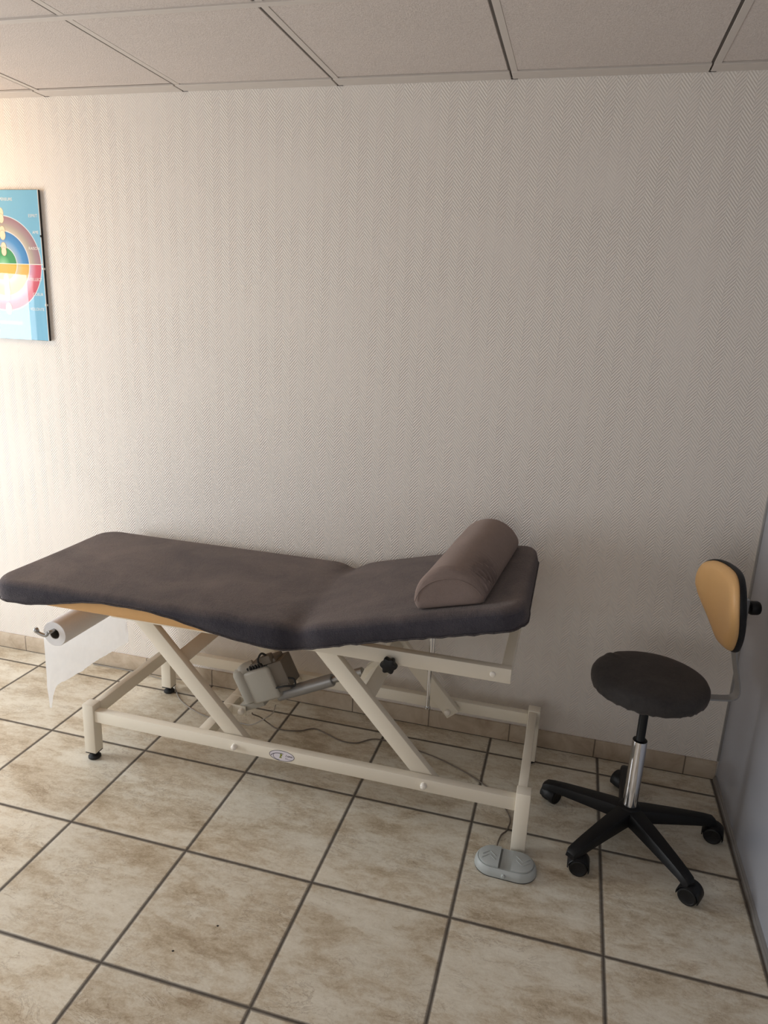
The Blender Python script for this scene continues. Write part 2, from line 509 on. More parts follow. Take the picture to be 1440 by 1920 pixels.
# ------------------------------------------------------------------ treatment table
TBL = thing('treatment_table', 'cream steel height adjustable massage table with dark grey fitted cover along the wall', 'massage table', (-1.05, -0.39, 0))
LX, RX = -1.859, -0.282
YF0, YF1, YK0, YK1 = -0.654, -0.609, -0.140, -0.095
LEGTOP = 0.230
for (x, y0, left) in ((LX, YF0, 1), (LX, YK0, 1), (RX, YF0, 0), (RX, YK0, 0)):
    zb = 0.031 if left else 0.014
    bm = B(); box(bm, x, x + .046, y0, y0 + .045, zb, LEGTOP, .003)
    lg = obj('leg', bm, 'cream', TBL)
    bm = B(); box(bm, x + .001, x + .045, y0 + .001, y0 + .044, zb - .004, zb, .001); obj('end_plate', bm, 'black', lg)
    cx, cy = x + .023, y0 + .0225
    bm = B()
    if left: lathe(bm, [(.020, 0), (.023, .003), (.023, .008), (.017, .014), (.008, .017), (.008, .028)], (cx, cy, 0), n=28)
    else: lathe(bm, [(.017, 0), (.019, .002), (.019, .0105)], (cx, cy, 0), n=28)
    obj('foot', bm, 'rubber', lg)
# rails and crossbars of the base
RZ0, RZ1 = 0.161, 0.207
bm = B(); box(bm, LX + .046, RX, -0.648, -0.617, RZ0, RZ1, .003); FR = obj('base_rail', bm, 'cream', TBL)
bm = B(); box(bm, LX + .046, RX, YK0 + .004, YK0 + .034, RZ0 + .006, RZ1 + .006, .003); obj('base_rail', bm, 'cream', TBL)
bm = B(); box(bm, LX + .020, LX + .0455, YF1, YK0, RZ0 + .012, RZ1 + .018, .003); obj('base_crossbar', bm, 'cream', TBL)
bm = B(); box(bm, RX + .003, RX + .033, YF1, YK0, RZ0 + .012, RZ1 + .020, .003); obj('base_crossbar', bm, 'cream', TBL)
bm = B(); box(bm, -1.405, -1.365, -0.617, YK0 + .006, RZ0 + .002, RZ1 - .002, .003); obj('base_crossbar', bm, 'cream', TBL)

def bolt(p, ax=(0, -1, 0), r=.0105, h=.016, mat='cap', parent=TBL):
    bm = B(); lathe(bm, [(r, 0), (r, h * .5), (r * .88, h * .78), (r * .55, h * .95), (.0005, h)], p, ax, 20, True, False)
    return obj('bolt_cap', bm, mat, parent)
bolt((-1.248, -0.648, 0.184)); bolt((-0.576, -0.648, 0.186))

# lifting arms (parallelogram)
def arm(p0, p1, y0, y1, wid=.056, ext0=.03, ext1=.03):
    a = Vector((p1[0] - p0[0], 0, p1[1] - p0[1])); L = a.length; a.normalize()
    n = Vector((-a.z, 0, a.x))
    bm = B(); obox(bm, (p0[0], 0, p0[1]), a, Vector((0, 1, 0)), n, ((-ext0, L + ext1), (y0, y1), (-wid / 2, wid / 2)), .003)
    return obj('lifting_arm', bm, 'cream', TBL)
UZ0, UZ1 = 0.592, 0.641
F0, F1 = (-1.250, .184), (-1.621, .588)
G0, G1 = (-0.576, .186), (-0.963, .608)
arm(F0, F1, -0.614, -0.584); arm(G0, G1, -0.614, -0.584)
b1 = arm((-1.238, .195), (-1.605, .615), -0.176, -0.146); b2 = arm((-0.582, .195), (-0.952, .615), -0.176, -0.146)
bolt((-1.238, -0.176, .190)); bolt((-0.583, -0.176, .184), r=.012)
def cross_tube(t, A0, A1, off):
    a = Vector((A1[0] - A0[0], 0, A1[1] - A0[1])); a.normalize(); n = Vector((-a.z, 0, a.x))
    p = Vector((A0[0], 0, A0[1])) + a * t
    bm = B(); obox(bm, p, a, Vector((0, 1, 0)), n, ((-.026, .026), (-.584, -.176), (-.020, .020)), .003)
    return obj('arm_cross_tube', bm, 'cream', TBL)
cross_tube(0.355, F0, F1, 0)
ct2 = cross_tube(0.335, G0, G1, 0)

# upper frame
bm = B(); box(bm, -1.72, -0.334, -0.644, -0.614, UZ0, UZ1, .003); UR = obj('upper_rail', bm, 'cream', TBL)
bm = B(); box(bm, -1.72, -0.334, YK0, YK0 + .030, UZ0, UZ1, .003); obj('upper_rail', bm, 'cream', TBL)
bm = B(); box(bm, -0.367, -0.335, -0.614, YK0, UZ0 + .004, UZ1 - .002, .003); obj('upper_crossbar', bm, 'cream', TBL)
bm = B(); box(bm, -1.71, -1.68, -0.614, YK0, UZ0 + .004, UZ1 - .002, .003); obj('upper_crossbar', bm, 'cream', TBL)
bm = B(); box(bm, -1.03, -0.99, -0.614, YK0, UZ0 + .004, UZ1 - .002, .003); obj('upper_crossbar', bm, 'cream', TBL)
bolt((-0.389, -0.644, .617), h=.006, r=.009)

# six lobed knob
bm = B()
kp = Vector((-0.708, -0.644, 0.601))
lathe(bm, [(.008, 0), (.008, .014)], kp, (0, -1, 0), 16)
prof = [(.78, .012), (.96, .014), (1.0, .019), (1.0, .029), (.95, .034), (.7, .036)]
rings = []
for s, h in prof:
    ring = []
    for i in range(72):
        t = 2 * PI * i / 72
        r = (.0245 + .0032 * math.cos(6 * t + .3)) * s
        ring.append(bm.verts.new(kp + Vector((r * math.cos(t), -h, r * math.sin(t)))))
    rings.append(ring)
for A, C in zip(rings, rings[1:]):
    for i in range(72): bm.faces.new((A[i], A[(i + 1) % 72], C[(i + 1) % 72], C[i]))
bm.faces.new(rings[0]); bm.faces.new(rings[-1][::-1])
obj('clamping_knob', bm, 'black', TBL, label='black star knob')

# --- mattress shape: s along, t across, h up; bends at the hinge
HX, HZ = -0.993, 0.642
SL, SR, HW = -1.162, 0.713, 0.331
YC = -0.385
TILT = math.radians(14.0)
def sm(a, b, x):
    t = max(0, min(1, (x - a) / (b - a))); return t * t * (3 - 2 * t)
_tab = {}
N = 800
xs_, zs_ = [0.0], [0.0]
ds = (SR - SL + .3) / N
s0 = SL - .15
def theta(s): return TILT * sm(-.055, .045, s)
for i in range(N):
    th = theta(s0 + (i + .5) * ds)
    xs_.append(xs_[-1] + math.cos(th) * ds); zs_.append(zs_[-1] + math.sin(th) * ds)
i0 = int(round((0 - s0) / ds)); bx, bz = xs_[i0], zs_[i0]
def mp(s, t, h):
    f = (s - s0) / ds; i = max(0, min(N - 1, int(f))); f -= i
    x = xs_[i] + (xs_[i + 1] - xs_[i]) * f - bx
    z = zs_[i] + (zs_[i + 1] - zs_[i]) * f - bz
    th = theta(s)
    return Vector((HX + x - math.sin(th) * h, YC + t, HZ + z + math.cos(th) * h))

def outline(sl, sr, hw, rad, n_side=90, n_end=34, n_c=9):
    """counter-clockwise rounded rectangle in (s,t)"""
    pts = []
    def arc(cs, ct, a0):
        for i in range(n_c): 
            a = a0 + (PI / 2) * i / n_c
            pts.append((cs + rad * math.cos(a), ct + rad * math.sin(a)))
    def seg(p, q, n):
        for i in range(n):
            pts.append((p[0] + (q[0] - p[0]) * i / n, p[1] + (q[1] - p[1]) * i / n))
    seg((sl + rad, -hw), (sr - rad, -hw), n_side); arc(sr - rad, -hw + rad, -PI / 2)
    seg((sr, -hw + rad), (sr, hw - rad), n_end); arc(sr - rad, hw - rad, 0)
    seg((sr - rad, hw), (sl + rad, hw), n_side); arc(sl + rad, hw - rad, PI / 2)
    seg((sl, hw - rad), (sl, -hw + rad), n_end); arc(sl + rad, -hw + rad, PI)
    return pts

def pad_mesh(bm, sl, sr, hw, rad, zbot, ztop, rnd, hemfn=None, inset0=.0, crown=.004, notch=False, wr=0.0):
    pts = outline(sl, sr, hw, rad)
    def notch_w(s, t):
        if not notch: return 1.0
        d = math.exp(-(s / .05) ** 2)
        return 1.0 - .06 * d
    lay = []
    # (inset, h) from the bottom lip up over the rounded edge to the middle
    prof = [(.022, 'b-'), (.006, 'b0'), (0.0, 'b1')]
    for i in range(1, 8):
        a = PI / 2 * i / 7
        prof.append((rnd * (1 - math.cos(a)), ztop - rnd + rnd * math.sin(a)))
    nin = 16
    base_in = rnd
    rings = []
    for ins, h in prof:
        ring = []
        for (s, t) in pts:
            k = notch_w(s, t)
            cs = max(sl + hw, min(sr - hw, s)); dd = Vector((s - cs, t)); L = dd.length
            f = (L - ins) / L
            ss, tt = cs + dd.x * f, dd.y * f * k
            hem = hemfn(s, t) if hemfn else zbot
            if h == 'b-': hh = hem - .001
            elif h == 'b0': hh = hem
            elif h == 'b1': hh = hem + .008
            else:
                hh = max(h, hem + .008 + .002 * (h - (ztop - rnd)) / rnd)
                if notch: hh -= .014 * math.exp(-(s / .045) ** 2) * sm(.10, .32, abs(t))
            ring.append(bm.verts.new(mp(ss, tt, hh)))
        rings.append(ring)
    for j in range(1, nin + 1):
        g = j / nin
        ring = []
        for (s, t) in pts:
            k = notch_w(s, t)
            cs = max(sl + hw, min(sr - hw, s)); dd = Vector((s - cs, t)); L = dd.length
            f = (L - base_in) / L * (1 - g)
            ss, tt = cs + dd.x * f, dd.y * f * (1 + (k - 1) * (1 - g))
            hh = ztop + crown * sm(0, .5, g)
            if notch:
                hh -= .014 * math.exp(-(ss / .045) ** 2) * sm(.10, .32, abs(tt))
                hh += wr * (noise.noise(Vector((ss * 5, tt * 6, 1.3))) + .5 * noise.noise(Vector((ss * 14, tt * 10, 4.2)))) * sm(0, .15, g)
                # pulled folds running out of the notches
                fo = math.exp(-((abs(tt) - .27) / .07) ** 2) * math.exp(-(ss / .12) ** 2)
                hh += fo * .0022 * math.sin(ss * 150 + abs(tt) * 60)
            ring.append(bm.verts.new(mp(ss, tt, hh)))
        rings.append(ring)
    n = len(pts)
    for A, C in zip(rings, rings[1:]):
        for i in range(n):
            try: bm.faces.new((A[i], A[(i + 1) % n], C[(i + 1) % n], C[i]))
            except ValueError: pass
    bm.faces.new(rings[0])
    bmesh.ops.remove_doubles(bm, verts=bm.verts, dist=1e-5)
    return pts

def hem(s, t):
    """height of the cover edge above the underside of the pad"""
    if t < -.2:        # room side: scooped edge that shows the tan vinyl
        h = .002 - .012 * (1 - sm(-.05, .1, s)) + .050 * sm(-1.05, -.68, s) * (1 - sm(-.58, -.18, s)) - .012 * sm(-.25, -.05, s) * (1 - sm(.04, .3, s))
        h -= .006 * sm(.1, .3, s)
    else:
        h = .004
    return h - .006 + .0016 * math.sin(s * 120) * sm(-.1, .2, s) + .0012 * noise.noise(Vector((s * 22, t * 22, 0)))

# tan vinyl pads under the cover
bm = B(); pad_mesh(bm, SL + .012, -.050, HW - .012, .07, -.013, .052, .02); obj('mattress_pad', bm, 'vinyl', TBL, label='tan vinyl pad peeping out below the cover')
bm = B(); pad_mesh(bm, .050, SR - .010, HW - .012, .05, 0.0, .052, .02); obj('headrest_pad', bm, 'vinyl', TBL)
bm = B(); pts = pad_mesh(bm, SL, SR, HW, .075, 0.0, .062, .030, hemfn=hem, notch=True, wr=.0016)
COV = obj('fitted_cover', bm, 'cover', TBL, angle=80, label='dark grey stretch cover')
# stitched hem of the cover
bm = B()
P = []
for (s, t) in pts:
    d = math.exp(-(s / .05) ** 2)
    k = 1 - .06 * d
    P.append(mp(s, t * k * 1.003, hem(s, t) + .003 + .0008 * math.sin(s * 400)))
tube(bm, P + [P[0]], .0027, 6, caps=False)
obj('stitched_hem', bm, 'hem', COV)
# pad support boards
bm = B()
n0 = len(bm.verts)
for (a, b) in ((SL + .06, -.03), (.03, SR - .05)):
    A = [mp(s, t, h) for h in (-.012, -.001) for (s, t) in ((a, -.21), (b, -.21), (b, .21), (a, .21))]
    V = [bm.verts.new(p) for p in A]
    for f in ((0, 1, 2, 3), (7, 6, 5, 4), (0, 4, 5, 1), (1, 5, 6, 2), (2, 6, 7, 3), (3, 7, 4, 0)): bm.faces.new([V[i] for i in f])
obj('support_board', bm, 'cream', TBL, smooth=False)

# headrest rod and its bracket
bm = B(); obox(bm, mp(.37, 0.005, -.012), Vector((math.cos(TILT), 0, math.sin(TILT))), Vector((0, 1, 0)), Vector((-math.sin(TILT), 0, math.cos(TILT))), ((-.05, .028), (-.02, .02), (-.03, .0)), .002)
prism(bm, [(-.655, -.402, .71), (-.61, -.402, .72), (-.61, -.402, .62), (-.622, -.402, .607)], (0, .004, 0))
obj('rod_bracket', bm, 'cream', TBL)
bm = B(); tube(bm, [(-.628, -.39, .70), (-.625, -.39, .318)], .0065, 14); tube(bm, [(-.618, -.39, .70), (-.6185, -.39, .48)], .004, 10)
lathe(bm, [(.007, 0), (.011, .001), (.011, .005), (.007, .006)], (-.625, -.39, .312), n=18)
obj('headrest_rod', bm, 'chrome', TBL, label='chrome headrest rod')

# --- linear lifting motor
A0 = Vector((-1.360, -.40, .178)); A1 = Vector((-.845, -.40, .428))
ax = (A1 - A0).normalized(); ay = Vector((0, 1, 0)); an = Vector((-ax.z, 0, ax.x))
Lact = (A1 - A0).length
MOT = None
bm = B()
obox(bm, A0, ax, ay, an, ((.102, .222), (-.048, .05), (.004, .132)), .010, 3)
obox(bm, A0, ax, ay, an, ((.022, .130), (-.026, .026), (-.018, .012)), .004)
MOT = obj('lift_motor', bm, 'motor', TBL, label='grey electric lifting motor')
bm = B()
lathe(bm, [(.018, 0), (.027, .006), (.027, .118), (.022, .131), (.012, .136), (.0005, .137)], A0 + ax * .092 + an * .014 + ay * -.030, an, 24)
tube(bm, smooth_path([A0 + ax * .092 + an * .122 - ay * .03, A0 + ax * .110 + an * .138 - ay * .02, A0 + ax * .150 + an * .138], 6), [.024] * 12 + [.012], 16)
obj('motor_barrel', bm, 'motor', MOT)
bm = B()
obox(bm, A0, ax, ay, an, ((.216, .276), (-.036, .05), (.030, .138)), .005)
obox(bm, A0, ax, ay, an, ((.14, .255), (-.03, .04), (.128, .152)), .006)
obox(bm, A0, ax, ay, an, ((.205, .245), (-.044, -.01), (.140, .172)), .005)
obox(bm, A0, ax, ay, an, ((.220, .272), (-.040, -.012), (.022, .05)), .006)
obj('control_box', bm, 'motor_dark', MOT, label='dark grey control box of the motor')
bm = B()
for k in range(9):
    q = A0 + ax * (.115 + k * .012) + an * .140 - ay * .028
    lathe(bm, [(.004, 0), (.0085, .002), (.0085, .008), (.004, .010)], q, ax, 12)
obj('coiled_lead', bm, 'rubber', MOT)
bm = B()
tube(bm, smooth_path([A0 + ax * .235 + an * .16 - ay * .03, A0 + ax * .22 + an * .185 - ay * .04, A0 + ax * .20 + an * .165 - ay * .05, A0 + ax * .205 + an * .14 - ay * .05], 6), .004, 8)
obj('motor_wiring', bm, 'rubber', MOT)
bm = B()
tube(bm, smooth_path([A0 + ax * .22 + an * .045 - ay * .045, A0 + ax * .26 + an * .045 - ay * .052, A0 + ax * .295 + an * .035 - ay * .045, A0 + ax * .298 + an * .055 - ay * .035, A0 + ax * .275 + an * .065 - ay * .03], 6), .0035, 8)
obj('motor_wiring', bm, 'rubber', MOT)
bm = B(); lathe(bm, [(.0235, .19), (.0235, .42), (.021, .424)], A0, ax, 28); obj('actuator_tube', bm, 'satin', TBL, label='brushed grey actuator tube')
bm = B(); lathe(bm, [(.013, .42), (.013, Lact - .03)], A0, ax, 20); lathe(bm, [(.0165, Lact - .055), (.0165, Lact - .025), (.010, Lact - .02)], A0, ax, 20); obj('piston_rod', bm, 'steel', TBL)
# clevis at the base crossbar and bracket on the arm tube
bm = B()
obox(bm, A0, Vector((1, 0, 0)), ay, Vector((0, 0, 1)), ((-.040, .050), (-.036, -.030), (-.012, .028)), .002)
obj('motor_bracket', bm, 'cream', TBL)
bm = B(); obox(bm, A0, Vector((1, 0, 0)), ay, Vector((0, 0, 1)), ((-.040, .050), (.030, .036), (-.012, .028)), .002); obj('motor_bracket', bm, 'cream', TBL)
bolt(A0 + Vector((.034, -.036, .008)), r=.013, h=.018)
bm = B()
for y in (-.423, -.383):
    prism(bm, [A1 + Vector((-.028, y - A1.y, -.035)), A1 + Vector((-.010, y - A1.y, .012)), A1 + Vector((.05, y - A1.y, .075)), A1 + Vector((.06, y - A1.y, .03)), A1 + Vector((.0, y - A1.y, -.04))], (0, .006, 0))
obj('arm_bracket', bm, 'cream', TBL)

# --- oval maker's plate on the front rail
bx0 = Vector((-1.072, -0.6484, 0.1848))
def ell(bm, c, rx, rz, y, n=40, rot=0.0, r_in=None, a0=0, a1=2 * PI):
    def pt(r1, r2, a):
        x, z = r1 * math.cos(a), r2 * math.sin(a)
        return bm.verts.new((c[0] + x * math.cos(rot) - z * math.sin(rot), y, c[2] + x * math.sin(rot) + z * math.cos(rot)))
    if r_in is None:
        bm.faces.new([pt(rx, rz, a0 + (a1 - a0) * i / n) for i in range(n)])
    else:
        O = [pt(rx, rz, a0 + (a1 - a0) * i / n) for i in range(n + 1)]
        I = [pt(rx - r_in, rz - r_in, a0 + (a1 - a0) * i / n) for i in range(n + 1)]
        for i in range(n): bm.faces.new((O[i], O[i + 1], I[i + 1], I[i]))
def stroke(bm, pts, w, y):
    for (x0, z0), (x1, z1) in zip(pts, pts[1:]):
        d = Vector((x1 - x0, z1 - z0)); L = d.length
        if L < 1e-7: continue
        d /= L; n = Vector((-d.y, d.x)) * w / 2
        bm.faces.new([bm.verts.new((a, y, b)) for a, b in ((x0 - n.x, z0 - n.y), (x1 - n.x, z1 - n.y), (x1 + n.x, z1 + n.y), (x0 + n.x, z0 + n.y))])
bm = B(); ell(bm, bx0, .046, .0205, bx0.y); BAD = obj('maker_plate', bm, 'badge', FR, smooth=False, label='white oval plate with a small green emblem')
bm = B(); ell(bm, bx0, .046, .0205, bx0.y - .0002, r_in=.0018)
ell(bm, bx0 + Vector((-.012, 0, -.004)), .020, .013, bx0.y - .0002, r_in=.0016, a0=2.6, a1=4.9)
ell(bm, bx0 + Vector((-.004, 0, -.010)), .038, .020, bx0.y - .0002, r_in=.0022, a0=1.3, a1=2.9)
o_ = (bx0.x + .014, bx0.z - .001)
for dx, g in ((0, [(0, 0), (.004, .006), (.001, .007)]), (.006, [(0, 0), (.003, .006), (.005, 0)]), (.012, [(0, 0), (.002, .006), (.006, .003), (.001, .003)]), (.018, [(0, 0), (.003, .006), (.005, 0), (.008, .005)])):
    stroke(bm, [(o_[0] + dx + a, o_[1] + b) for a, b in g], .0015, bx0.y - .0002)
stroke(bm, [(o_[0], o_[1] - .004), (o_[0] + .002, o_[1] - .010)], .0014, bx0.y - .0002)
stroke(bm, [(o_[0] + .005, o_[1] - .004), (o_[0] + .006, o_[1] - .009), (o_[0] + .024, o_[1] - .009)], .0010, bx0.y - .0002)
obj('plate_lettering', bm, 'ink', BAD, smooth=False)
bm = B()
for q in ([(-.010, -.009), (0, -.009), (-.002, -.003), (.003, .004), (-.003, .008), (-.007, .004), (-.005, -.001)],):
    bm.faces.new([bm.verts.new((bx0.x + a, bx0.y - .0003, bx0.z + b)) for a, b in q])
obj('plate_emblem', bm, 'green_ink', BAD, smooth=False)

# --- paper roll on its hooked rod
RP = Vector((-1.985, 0, .478))
bm = B()
hook = [(RP.x, -.60, RP.z + .012), (RP.x, -.60, RP.z)]
tube(bm, smooth_path([(RP.x + .06, -.10, .642), (RP.x + .02, -.095, .56), (RP.x, -.10, RP.z + .022), (RP.x, -.30, RP.z + .014), (RP.x, -.60, RP.z + .010), (RP.x - .010, -.632, RP.z + .006), (RP.x - .018, -.640, RP.z - .004), (RP.x - .042, -.645, RP.z + .004), (RP.x - .050, -.648, RP.z + .014)], 8), .0065, 12)
lathe(bm, [(.0085, 0), (.0095, .004), (.0095, .012), (.006, .017)], (RP.x - .047, -.647, RP.z + .008), (-.3, -.1, .9), 14)
obj('roll_holder', bm, 'steel', TBL, label='hooked steel holder rod')
PR = thing('paper_roll', 'white couch paper roll hanging under the left end of the massage table', 'paper roll', (RP.x, -.35, RP.z))
bm = B()
n = 48
prof = [(.0205, -.615), (.047, -.616), (.0485, -.612), (.0485, -.118), (.047, -.115), (.0205, -.116)]
rings = []
for r, y in prof:
    rings.append([bm.verts.new((RP.x + r * math.cos(2 * PI * i / n), y, RP.z - .006 + r * math.sin(2 * PI * i / n))) for i in range(n)])
for A, C in zip(rings, rings[1:] + rings[:1]):
    for i in range(n): bm.faces.new((A[i], A[(i + 1) % n], C[(i + 1) % n], C[i]))
obj('roll', bm, 'roll', PR)
bm = B()
rings = []
for r, y in [(.0203, -.614), (.0185, -.614), (.0185, -.117), (.0203, -.117)]:
    rings.append([bm.verts.new((RP.x + r * math.cos(2 * PI * i / n), y, RP.z - .006 + r * math.sin(2 * PI * i / n))) for i in range(n)])
for A, C in zip(rings, rings[1:] + rings[:1]):
    for i in range(n): bm.faces.new((A[i], A[(i + 1) % n], C[(i + 1) % n], C[i]))
obj('cardboard_core', bm, 'motor_dark', PR)
# hanging torn sheet
bm = B()
torn = [(-.614, .160), (-.604, .150), (-.592, .196), (-.578, .222), (-.565, .230), (-.52, .226), (-.47, .223), (-.42, .218), (-.38, .217), (-.30, .216), (-.215, .215), (-.17, .216), (-.128, .208), (-.116, .24)]
def tz(y):
    for (a, za), (b, zb) in zip(torn, torn[1:]):
        if a <= y <= b: return za + (zb - za) * (y - a) / (b - a)
    return torn[-1][1]
ny, nz = 90, 26
g = []
for i in range(ny + 1):
    y = -.614 + (.498) * i / ny
    zt = RP.z - .006; zb = tz(y) + .0025 * noise.noise(Vector((y * 60, 0, 0)))
    row = []
    for j in range(nz + 1):
        f = j / nz; z = zt + (zb - zt) * f
        x = RP.x - .0488 + .010 * f * noise.noise(Vector((y * 6, f * 1.5, 2))) + .004 * noise.noise(Vector((y * 25, f * 5, 7))) * f + .012 * f * f - .012 * f
        yy = y + (.010 * f * (1 if y > -.3 else 0) * noise.noise(Vector((f * 3, 5, y))))
        row.append(bm.verts.new((x, yy, z)))
    g.append(row)
for i in range(ny):
    for j in range(nz): bm.faces.new((g[i][j], g[i + 1][j], g[i + 1][j + 1], g[i][j + 1]))
obj('hanging_sheet', bm, 'tissue', PR, angle=180, label='torn translucent hanging sheet')

# ------------------------------------------------------------------ half round bolster on the headrest
BS, BT0, BT1 = 0.492, -.286, .285
hwb, hb = .112, .121
def bsk(t): return .055 * (t - BT0) / (BT1 - BT0)
bm = B()
sec = []
nb = 44
for i in range(nb + 1):     # round upper outline
    a = PI * i / nb
    h_ = hb * math.sin(a) ** .92
    sec.append((hwb * math.cos(a) * (1 - .04 * math.sin(a)) * (1 - .10 * max(0, 1 - h_ / .035) ** 2), h_))
low = [(-hwb * .93, -.004 + .0), (-hwb * .5, -.002), (0, -.002), (hwb * .5, -.002), (hwb * .93, -.004)]
full = sec + [(-hwb * .86, -.0), (-hwb * .83, -.0015)] + [(-hwb * (.8 - 1.6 * i / 10), -.002) for i in range(11)] + [(hwb * .83, -.0015), (hwb * .86, 0)]
cz = hb * .42
rings = []
ends = [(0.0, .30), (.0, .62), (.001, .84), (.004, .93), (.010, .975), (.020, 1.0)]
L = BT1 - BT0
def ringat(t, k, wr=False):
    ring = []
    for j, (a, h) in enumerate(full):
        aa = a * k; hh = max(.0, cz + (h - cz) * k) if k < 1 else max(h, 0)
        d = 0
        if wr:       # gathers on the right flank near the end
            f = math.exp(-((t - BT0 - .10) / .085) ** 2)
            side = sm(.45, .9, a / hwb) * sm(0.0, .03, h)
            d = .011 * f * side * math.sin(t * 300 + h * 25)
            d += .0012 * noise.noise(Vector((a * 14, h * 14, t * 9)))
        m = 1 + d / hwb
        ring.append(bm.verts.new(mp(BS + bsk(t) + aa * m, t, .0665 + hh * (1 + d / hwb))))
    rings.append(ring)
for d, k in ends: ringat(BT0 + d, k)
nL = 70
for i in range(nL + 1): ringat(BT0 + .022 + (L - .044) * i / nL, 1.0 if 0 < i < nL else 1.0, True)
for d, k in ends[::-1]: ringat(BT1 - d, k)
n = len(full)
for A, C in zip(rings, rings[1:]):
    for i in range(n): bm.faces.new((A[i], A[(i + 1) % n], C[(i + 1) % n], C[i]))
bm.faces.new(rings[0]); bm.faces.new(rings[-1][::-1])
loc = mp(BS, (BT0 + BT1) / 2, .0665)
BOL = tag(obj('bolster', bm, 'bolster', None, loc=loc, angle=75), 'taupe grey half round bolster cushion lying across the headrest of the massage table', 'cushion')
bm = B()
P = []
for i in range(4, 41):
    a = PI * i / 44
    P.append(mp(BS + hwb * .93 * math.cos(a), BT0 - .0005, .0665 + .004 + hb * .70 * math.sin(a)))
tube(bm, P, .0012, 6)
obj('end_seam', bm, 'bolster', BOL)

# ------------------------------------------------------------------ foot control pedal
PC = Vector((-.290, -.713, 0))
FP = thing('foot_pedal', 'light grey two button foot control on the floor by the right front table leg', 'foot control', PC)
rotp = -0.03
def fp(x, y, z):
    c, s = math.cos(rotp), math.sin(rotp)
    return Vector((PC.x + x * c - y * s, PC.y + x * s + y * c, z))
def stadium(hl, r, n=20, clip=None):
    out = []
    for i in range(n + 1):
        a = -PI / 2 + PI * i / n; out.append((hl + r * math.cos(a), r * math.sin(a)))
    for i in range(n + 1):
        a = PI / 2 + PI * i / n; out.append((-hl + r * math.cos(a), r * math.sin(a)))
    return out
def loft(bm, layers):
    rings = [[bm.verts.new(fp(x, y, z)) for x, y in pts] for pts, z in layers]
    n = len(rings[0])
    for A, C in zip(rings, rings[1:]):
        for i in range(n): bm.faces.new((A[i], A[(i + 1) % n], C[(i + 1) % n], C[i]))
    bm.faces.new(rings[0][::-1]); bm.faces.new(rings[-1])
hl, rr = .041, .055
bm = B(); loft(bm, [(stadium(hl, rr - .002), 0), (stadium(hl, rr), .0005), (stadium(hl, rr), .003)]); obj('base_plate', bm, 'rubber', FP, label='black rubber underside')
bm = B(); loft(bm, [(stadium(hl, rr), .003), (stadium(hl, rr + .001), .005), (stadium(hl, rr - .001), .018), (stadium(hl, rr - .005), .027), (stadium(hl, rr - .008), .0295), (stadium(hl, rr - .0085), .0290)]); BODY = obj('body', bm, 'pedal', FP, angle=50)
def half(side, ins):
    r = rr - ins
    out = []
    for i in range(25):
        a = -PI / 2 + PI * i / 24; out.append((side * (hl + r * math.cos(a)), r * math.sin(a)))
    out += [(side * .019, r), (side * .019, -r)]
    return out
for side in (-1, 1):
    bm = B()
    top = .0375 if side < 0 else .0345
    def tp_(p, z): return [(x, y) for x, y in p], z
    loft(bm, [(half(side, .011), .0285), (half(side, .011), .0335), (half(side, .0145), .0355)])
    # a little wedge: the buttons rise toward the middle
    if side < 0:
        for v in bm.verts:
            if v.co.z > .032: v.co.z += .0028 * sm(PC.x - .095, PC.x - .02, v.co.x)
    pd = obj('pedal_button', bm, 'pedal', FP, angle=50)
    bm = B()
    zz = .0364
    for dy in ((.002, -.014) if side < 0 else (.012, -.004)):
        for sg in (-1, 1):
            p, q = (side * .052, dy + (.012 if side < 0 else -.014)), (side * .052 + sg * .021, dy + (-.008 if side < 0 else .006))
            z0 = zz + (.0028 * sm(-.095, -.02, p[0]) if side < 0 else 0)
            a, b = fp(*p, z0 - .001), fp(*q, zz - .001 + (.0028 * sm(-.095, -.02, q[0]) if side < 0 else 0))
            d = (b - a).normalized(); nrm = Vector((-d.y, d.x, 0))
            obox(bm, a, d, nrm, Vector((0, 0, 1)), ((0, (b - a).length), (-.0013, .0013), (0, .0016)), .0005, 1)
    obj('chevron_mark', bm, 'pedal', pd)
bm = B(); bxp = [fp(-.019, -.042, .0), fp(-.013, -.042, 0), fp(-.013, .042, 0), fp(-.019, .042, 0)]
prism(bm, [Vector((p.x, p.y, .0284)) for p in bxp], (0, 0, .0012)); obj('recess', bm, 'pedal_dark', BODY)
bm = B(); lathe(bm, [(.0065, 0), (.0065, .006), (.005, .008), (.0005, .009)], fp(.0, -rr + .003, .014), (0, -1, .1), 18); obj('latch_button', bm, 'pedal', FP)
# cable of the pedal: hidden leg side, then across the floor to the motor
cab = [(-.318, -.660, .012), (-.325, -.632, .006), (-.318, -.575, .0026), (-.300, -.535, .0026), (-.305, -.46, .0026), (-.40, -.33, .0026), (-.60, -.22, .0026), (-.843, -.171, .0026), (-.93, -.225, .0026), (-.992, -.231, .0026), (-1.06, -.205, .0026), (-1.125, -.185, .0026), (-1.18, -.222, .0026), (-1.262, -.236, .0026), (-1.315, -.215, .006), (-1.335, -.25, .05), (-1.315, -.36, .13), (-1.30, -.40, .162)]
bm = B(); tube(bm, smooth_path(cab, 8), .0025, 8)
tag(obj('control_cable', bm, 'cable_dark', None, loc=(-.318, -.660, 0)), 'thin taupe cable trailing over the tiles under the table to the foot control', 'cable')
cab = [(-2.30, -.018, .0026), (-2.253, -.016, .0026), (-2.10, -.016, .0026), (-1.95, -.030, .0026), (-1.86, -.052, .0026), (-1.76, -.16, .0026), (-1.66, -.22, .0026), (-1.56, -.25, .0026), (-1.44, -.245, .0026), (-1.37, -.27, .02), (-1.30, -.31, .08), (-1.235, -.36, .15), (-1.21, -.385, .205)]
